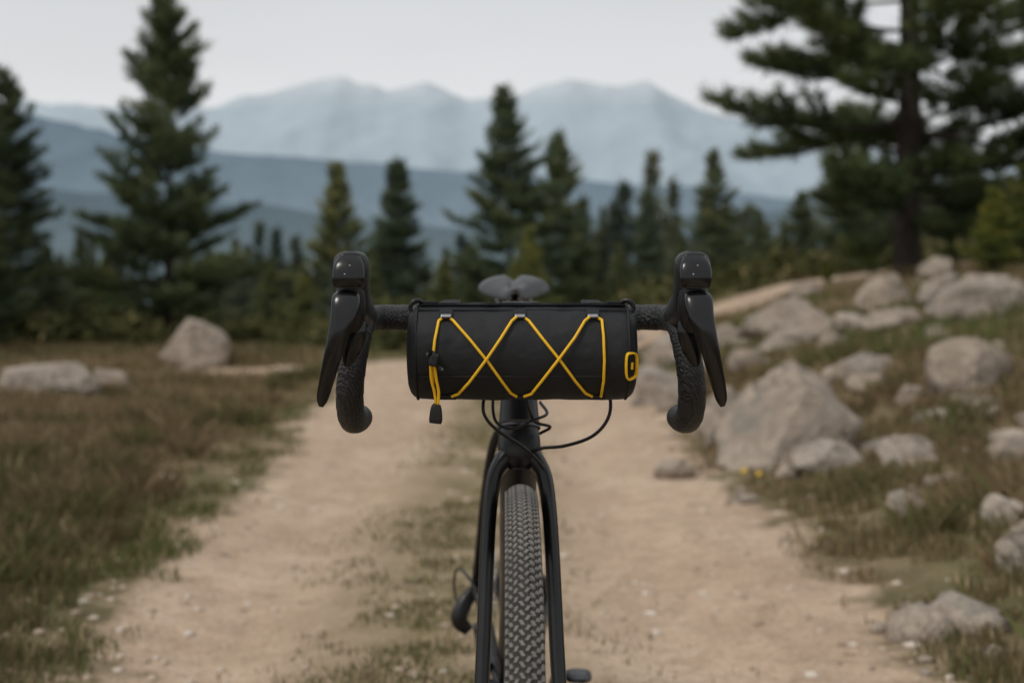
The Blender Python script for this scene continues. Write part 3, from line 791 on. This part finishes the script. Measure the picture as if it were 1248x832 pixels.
Fc.append(tuple(range(seg))); Fc.append(tuple((nu - 1) * seg + j for j in reversed(range(seg))))
sad = mesh_np('saddle_shell', V, Fc, mats=[M_saddle], smooth=True); attach(sad, B)
for s in (-1, 1):
    sweep('saddle_rail_%s' % ('left' if s > 0 else 'right'), [(s * .008, 2.17, .938), (s * .020, 2.21, .918), (s * .022, 2.27, .912), (s * .022, 2.32, .915), (s * .034, 2.40, .945)], .0038, M_metal, 10, 8, parent=B)
box('saddle_clamp', (0, 2.205, .932), (.040, .03, .024), M_black, B, .006)
for s in (-1, 1): box('saddle_clamp_bolt', (s * .012, 2.188, .934), (.006, .006, .016), M_metal, B, .002)
box('saddle_rear_mount', (0, 2.39, .945), (.05, .02, .022), M_black, B, .006)

# stem + bars
sweep('stem', [(0, ax(.895) + .004, .897), (0, 1.62, .902), (0, 1.575, .909), (0, 1.553, .912)], [(.020, .020), (.0165, .0165), (.017, .018), (.022, .021)], M_black, 20, 6, side=(1, 0, 0), parent=B)
box('stem_faceplate', (0, 1.532, .912), (.046, .012, .042), M_black, B, .004)
def tape_mod(L): return 1 + .04 * (((L / .024) % 1.0) - .5)
for s in (-1, 1):
    sd = 'left' if s > 0 else 'right'
    P = [(s * .105, 1.552, .912), (s * .13, 1.552, .912), (s * .163, 1.548, .9125), (s * .184, 1.536, .912), (s * .193, 1.508, .909), (s * .1945, 1.475, .900), (s * .196, 1.452, .883), (s * .1995, 1.442, .858), (s * .2035, 1.448, .830), (s * .206, 1.470, .804), (s * .207, 1.502, .788), (s * .207, 1.545, .783), (s * .207, 1.575, .783)]
    sweep('handlebar_' + sd, P, [.0162] * 8 + [.0166] * 5, M_tape, 28, 26, parent=B, rmod=tape_mod)
    sweep('bar_end_plug_' + sd, [(s * .207, 1.573, .783), (s * .207, 1.578, .783), (s * .207, 1.581, .783)], [.015, .014, .007], M_black, 20, 3, parent=B)
    sweep('brake_hood_' + sd, [(s * .1935, 1.512, .912), (s * .1935, 1.480, .918), (s * .1935, 1.448, .924), (s * .194, 1.420, .934), (s * .1945, 1.400, .950), (s * .1945, 1.390, .966), (s * .1945, 1.386, .978), (s * .1945, 1.3845, .986), (s * .1945, 1.3840, .990)],
          [(.0160, .016), (.0165, .019), (.0168, .022), (.0175, .025), (.0192, .026), (.0202, .023), (.0198, .0195), (.0155, .0145), (.006, .006)], M_hood, 32, 8, side=(1, 0, 0), parent=B, power=2.5)
    sweep('hood_front_cap_' + sd, [(s * .1945, 1.374, .984), (s * .1945, 1.366, .972), (s * .1945, 1.3625, .958), (s * .1945, 1.366, .949)], [(.012, .004), (.0172, .006), (.0182, .006), (.0165, .005)], M_lever, 24, 6, side=(1, 0, 0), parent=B, power=2.6)
    sweep('lever_body_' + sd, [(s * .1945, 1.392, .955), (s * .195, 1.390, .940), (s * .1945, 1.391, .920), (s * .195, 1.394, .906), (s * .195, 1.400, .897)], [(.0172, .018), (.0168, .018), (.0155, .016), (.013, .013), (.007, .008)], M_black, 28, 6, side=(1, 0, 0), parent=B, power=2.8)
    sweep('brake_lever_' + sd, [(s * .196, 1.371, .942), (s * .1975, 1.363, .934), (s * .199, 1.357, .917), (s * .2045, 1.354, .896), (s * .2115, 1.356, .870), (s * .219, 1.365, .845), (s * .2255, 1.377, .824), (s * .228, 1.382, .814)],
          [(.0130, .004), (.0158, .007), (.0150, .0075), (.0120, .0065), (.0100, .0055), (.0085, .0048), (.0068, .004), (.003, .002)], M_lever, 24, 8, side=(1, 0, 0), parent=B, power=2.7)
    sweep('shift_paddle_' + sd, [(s * .188, 1.392, .912), (s * .189, 1.390, .897), (s * .194, 1.392, .879), (s * .199, 1.396, .865), (s * .201, 1.398, .858)], [(.009, .004), (.0115, .004), (.011, .0035), (.007, .003), (.003, .002)], M_lever, 18, 6, side=(1, 0, 0), parent=B, power=2.5)
    lathe_x('lever_pivot_' + sd, [(-.0015, .0005), (-.0015, .0035), (.0015, .0035), (.0015, .0005)], (s * .212, 1.385, .93), M_metal, 16, B)
    for q in range(5):
        t = q / 4 - .5
        zz_ = .969 + .013 * t
        yf = float(np.interp(zz_, [.949, .958, .972, .984], [1.361, 1.3565, 1.3602, 1.370]))
        box('cap_mark_%s_%d' % (sd, q), (s * .1945 + .007 * t, yf - .0002, zz_), (.0018, .0012, .0020), M_print, B, .0002)
sweep('handlebar_centre', [(-.107, 1.552, .912), (0, 1.552, .912), (.107, 1.552, .912)], .0158, M_black, 24, 4, parent=B)

def W(px, py, y): return ((px - 624) / F * y - BX - .001, y, HC - (py - 370) / F * y)
sweep('cable_loop_left', [W(735, 455, 1.54), W(745, 487, 1.52), W(741, 512, 1.515), W(722, 532, 1.52), W(690, 543, 1.54), W(662, 546, 1.57), W(646, 552, 1.60)], .0022, M_cable, 10, 12, parent=B)
sweep('cable_loop_right', [W(598, 460, 1.54), W(590, 492, 1.52), W(594, 510, 1.52), W(610, 526, 1.53), W(634, 541, 1.55), W(652, 556, 1.57), W(664, 570, 1.585)], .0022, M_cable, 10, 12, parent=B)
sweep('cable_cross', [W(604, 470, 1.56), W(602, 498, 1.545), W(608, 516, 1.54), W(628, 522, 1.545), W(650, 512, 1.55), W(668, 504, 1.57), W(660, 490, 1.6)], .0020, M_cable, 10, 12, parent=B)
sweep('cable_short', [W(640, 470, 1.55), W(646, 498, 1.55), W(654, 514, 1.56), W(672, 520, 1.57), W(660, 528, 1.6)], .0020, M_cable, 10, 10, parent=B)

# ------------------------------------------------------------------ BAG
BY, BZ, BR = 1.468, .8725, .0580
prof = [(-.1365, .0005), (-.1365, .02), (-.1362, .034), (-.1350, .044), (-.1325, .0505), (-.129, .0545), (-.125, .0565), (-.12, .0575)]
full = prof + [(x, BR + .0006 * math.cos(x * 20)) for x in np.linspace(-.114, .114, 110)] + [(-x, r_) for x, r_ in reversed(prof)]
def bagfn(V):
    out = V.copy()
    for i, p in enumerate(V):
        n1 = mnoise.fractal(Vector((p[0] * 14, p[1] * 22, p[2] * 22)), 1, 2, 3)
        n2 = mnoise.noise(Vector((p[0] * 45 + 9, p[1] * 30, p[2] * 30)))
        rr = np.array([0, p[1] - BY, p[2] - BZ]); L = np.linalg.norm(rr) + 1e-9
        out[i] = p + rr / L * (n1 * .0013 + n2 * .0008) * min(1, L / .04)
    return out
lathe_x('bag_body', full, (0, BY, BZ), M_bag, 120, bag, bagfn)
for s in (-1, 1):
    ring = [(s * .1245, BY + (BR - .0008) * math.cos(a), BZ + (BR - .0008) * math.sin(a)) for a in np.linspace(0, 2 * math.pi, 73)]
    sweep('piping_%s' % ('left' if s > 0 else 'right'), ring, .0015, M_bag, 8, 1, parent=bag, side=(1, 0, 0), caps=False)
def S(px, py, off=.0022):
    y = 1.41
    for _ in range(30):
        z = HC - (py - 370) / F * y; dz = z - BZ; R_ = BR + off
        if abs(dz) > R_ * .995: dz = math.copysign(R_ * .995, dz)
        y = .5 * y + .5 * (BY - math.sqrt(R_ * R_ - dz * dz))
    return ((px - 624) / F * y - BX - .001, y, BZ + dz)
def onS(xz, off):
    x, a = xz; a = math.radians(a); R_ = BR + off
    return (x, BY - R_ * math.sin(a), BZ + R_ * math.cos(a))
def cord(name, pl, off=.0022, r_=.0017):
    P = []
    for i in range(len(pl) - 1):
        for t in np.linspace(0, 1, 8, endpoint=False):
            P.append(S(pl[i][0] * (1 - t) + pl[i + 1][0] * t, pl[i][1] * (1 - t) + pl[i + 1][1] * t, off))
    P.append(S(*pl[-1], off))
    sweep(name, P, r_, M_yellow, 10, 2, parent=bag)
cord('cord_end_a', [(540, 386), (534, 391), (529, 415), (526, 447), (527, 468)])
cord('cord_a', [(546, 386), (552, 391), (573, 415), (594, 441), (612, 466), (622, 479), (629, 483)])
cord('cord_b', [(629, 386), (623, 391), (609, 413), (592, 438), (571, 466), (558, 480), (550, 483)], .0050)
cord('cord_c', [(637, 386), (644, 391), (661, 413), (681, 438), (701, 465), (713, 479), (721, 483)])
cord('cord_d', [(718, 386), (712, 391), (700, 411), (680, 438), (659, 465), (647, 480), (638, 483)], .0050)
cord('cord_end_b', [(726, 386), (733, 390), (735, 410), (736, 440), (735, 465), (732, 483)])
for i, px in enumerate((543, 633, 722)):
    c = S(px, 381, .002); a = math.asin(min(1, (BY - c[1]) / (BR + .002)))
    box('cord_anchor_top_%d' % i, c, (.0150, .0090, .0022), M_web, bag, .0008, (a, 0, 0))
    c = S(px, 385.5, .0044); a = math.asin(min(1, (BY - c[1]) / (BR + .0044)))
    box('cord_anchor_clip_%d' % i, c, (.0125, .0046, .0040), M_clip, bag, .0012, (a, 0, 0))
for i, px in enumerate((546, 634, 727)):
    box('cord_anchor_bottom_%d' % i, S(px, 484.0, .002), (.020, .004, .006), M_web, bag, .0015, (.9, 0, 0))
zp = [onS((x, 19), .0006) for x in np.linspace(-.122, .122, 40)]
sweep('zip', zp, [(.0008, .0032)] * len(zp), M_web, 8, 1, side=(0, .33, .94), parent=bag)
for aa, nm in ((31, 'front'), (10, 'rear')):
    zp = [onS((x, aa), .0004) for x in np.linspace(-.123, .123, 40)]
    sweep('zip_seam_' + nm, zp, .0010, M_bag, 6, 1, parent=bag)
zp = [onS((x, 118), .0002) for x in np.linspace(-.123, .123, 40)]
sweep('lower_seam', zp, .001, M_bag, 6, 1, parent=bag)
c = S(528, 438, .009)
box('cord_lock', c, (.011, .012, .016), M_black, bag, .003, (0, .25, 0))
sweep('cord_lock_button', [(c[0] - .001, c[1], c[2] + .006), (c[0] - .006, c[1] - .004, c[2] + .008)], .0042, M_black, 12, 1, parent=bag)
sweep('cord_lock_tail', [S(532, 446, .010), S(539, 451, .011)], .0028, M_black, 10, 1, parent=bag)
sweep('cord_tail_a', [S(524, 444, .007), S(525, 462, .006), (W(529, 478, 1.418)), W(531, 494, 1.422)], .0017, M_yellow, 10, 10, parent=bag)
sweep('cord_tail_b', [S(529, 446, .008), S(531, 462, .007), (W(534, 478, 1.416)), W(533, 494, 1.420)], .0017, M_yellow, 10, 10, parent=bag)
tc = W(531, 504, 1.42)
sweep('cord_toggle', [(tc[0] + .001, tc[1], tc[2] + .011), (tc[0], tc[1], tc[2] + .006), (tc[0] - .0005, tc[1], tc[2] - .006), (tc[0] - .001, tc[1], tc[2] - .011)], [(.0045, .004), (.0065, .005), (.0078, .0055), (.007, .005)], M_hood, 18, 5, side=(1, 0, 0), parent=bag, power=3.5)
for i, x in enumerate((-.088, .088)):
    P = [(x, BY + .052, BZ + .018), (x, 1.520, .922), (x, 1.533, .9315), (x, 1.552, .9325), (x, 1.571, .922), (x, 1.572, .902), (x, 1.553, .892), (x, BY + .055, BZ + .012)]
    sweep('handlebar_strap_%d' % i, P, [(.0125, .0016)] * len(P), M_web, 12, 8, side=(1, 0, 0), parent=bag, power=4)
    Pt = [onS((x, a), .0006) for a in (-70, -45, -20, 0, 12)]
    sweep('strap_base_%d' % i, Pt, [(.011, .0012)] * 5, M_web, 12, 5, side=(1, 0, 0), parent=bag, power=4)
for s in (-1, 1):
    sd = 'left' if s > 0 else 'right'
    b0 = np.array([s * .118, BY - .012, BZ + BR])
    pts = [b0 + np.array(q) for q in ((0, 0, -.001), (s * .005, -.004, .003), (s * .011, -.006, .002), (s * .015, -.006, -.005), (s * .012, -.006, -.012))]
    sweep('strap_hook_' + sd, pts, [.0026, .003, .003, .0026, .002], M_black, 10, 8, parent=bag)
    box('strap_tab_' + sd, tuple(b0 + np.array([-s * .008, .002, .0008])), (.018, .012, .004), M_web, bag, .0014)
def loop3(px, py):
    p = S(px, py, .0022); ov = max(0, p[0] - .1245)
    return (p[0], p[1] + ov * .9, p[2])
ringp = [(764, 432), (771, 430.5), (775.5, 434), (776, 446), (775, 457), (770, 461), (764, 461), (762.5, 447), (764, 432), (771, 430.5)]
sweep('yellow_pull_loop', [loop3(*q) for q in ringp], [(.0026, .0012)] * len(ringp), M_yellow, 12, 8, parent=bag, power=3)
box('yellow_loop_bar', loop3(770, 446), (.0030, .0016, .0085), M_yellow, bag, .0006, (.1, 0, .4))

# ------------------------------------------------------------------ light, sky, camera
SUN_EL, SUN_AZ = math.radians(50), math.radians(232)
sd = bpy.data.lights.new('sun', 'SUN'); sd.energy = 1.5; sd.angle = math.radians(12); sd.color = (1, .945, .87)
so = bpy.data.objects.new('sun', sd); scene.collection.objects.link(so)
dirv = Vector((math.sin(SUN_AZ) * math.cos(SUN_EL), math.cos(SUN_AZ) * math.cos(SUN_EL), math.sin(SUN_EL)))
so.rotation_euler = dirv.to_track_quat('Z', 'Y').to_euler(); so.location = (0, 0, 50)

w = bpy.data.worlds.new('World'); scene.world = w; w.use_nodes = True; nt = w.node_tree
bg = nt.nodes['Background']; bg.inputs['Strength'].default_value = .1
sky = nt.nodes.new('ShaderNodeTexSky'); sky.sky_type = 'NISHITA'; sky.sun_disc = False
sky.sun_elevation = SUN_EL; sky.sun_rotation = SUN_AZ; sky.dust_density = 4; sky.air_density = 1.5
tc_ = nt.nodes.new('ShaderNodeTexCoord'); sep = nt.nodes.new('ShaderNodeSeparateXYZ'); nt.links.new(tc_.outputs['Generated'], sep.inputs[0])
rp = nt.nodes.new('ShaderNodeValToRGB'); e = rp.color_ramp.elements
e[0].position = 0.0; e[0].color = (.86, .87, .885, 1); e[1].position = .6; e[1].color = (.80, .81, .82, 1)
x_ = e.new(.12); x_.color = (.845, .86, .87, 1); x_ = e.new(.27); x_.color = (.72, .735, .75, 1)
nt.links.new(sep.outputs[2], rp.inputs[0])
nz = nt.nodes.new('ShaderNodeTexNoise'); nz.inputs['Scale'].default_value = 2.2; nz.inputs['Detail'].default_value = 4
mp = nt.nodes.new('ShaderNodeMapping'); mp.inputs['Scale'].default_value = (1, 1, 4); nt.links.new(tc_.outputs['Generated'], mp.inputs[0]); nt.links.new(mp.outputs[0], nz.inputs[0])
cr = nt.nodes.new('ShaderNodeMapRange'); cr.inputs[1].default_value = .3; cr.inputs[2].default_value = .7; cr.inputs[3].default_value = 9.0; cr.inputs[4].default_value = 9.8
nt.links.new(nz.outputs['Fac'], cr.inputs[0])
vm = nt.nodes.new('ShaderNodeVectorMath'); vm.operation = 'SCALE'; nt.links.new(rp.outputs[0], vm.inputs[0]); nt.links.new(cr.outputs[0], vm.inputs['Scale'])
mx = nt.nodes.new('ShaderNodeMix'); mx.data_type = 'RGBA'; mx.inputs[0].default_value = .94
nt.links.new(sky.outputs[0], mx.inputs[6]); nt.links.new(vm.outputs[0], mx.inputs[7]); nt.links.new(mx.outputs[2], bg.inputs['Color'])

cam = bpy.data.cameras.new('camera'); co = bpy.data.objects.new('camera', cam); scene.collection.objects.link(co)
co.location = (0, 0, HC); co.rotation_euler = (math.radians(90), 0, 0)
cam.sensor_width = 36; cam.lens = F * 36 / 1248; cam.shift_y = -46 / 1248
cam.clip_start = .05; cam.clip_end = 40000
cam.dof.use_dof = True; cam.dof.focus_distance = 1.42; cam.dof.aperture_fstop = 3.6
scene.camera = co
scene.view_settings.view_transform = 'Standard'; scene.view_settings.look = 'None'; scene.view_settings.exposure = 0
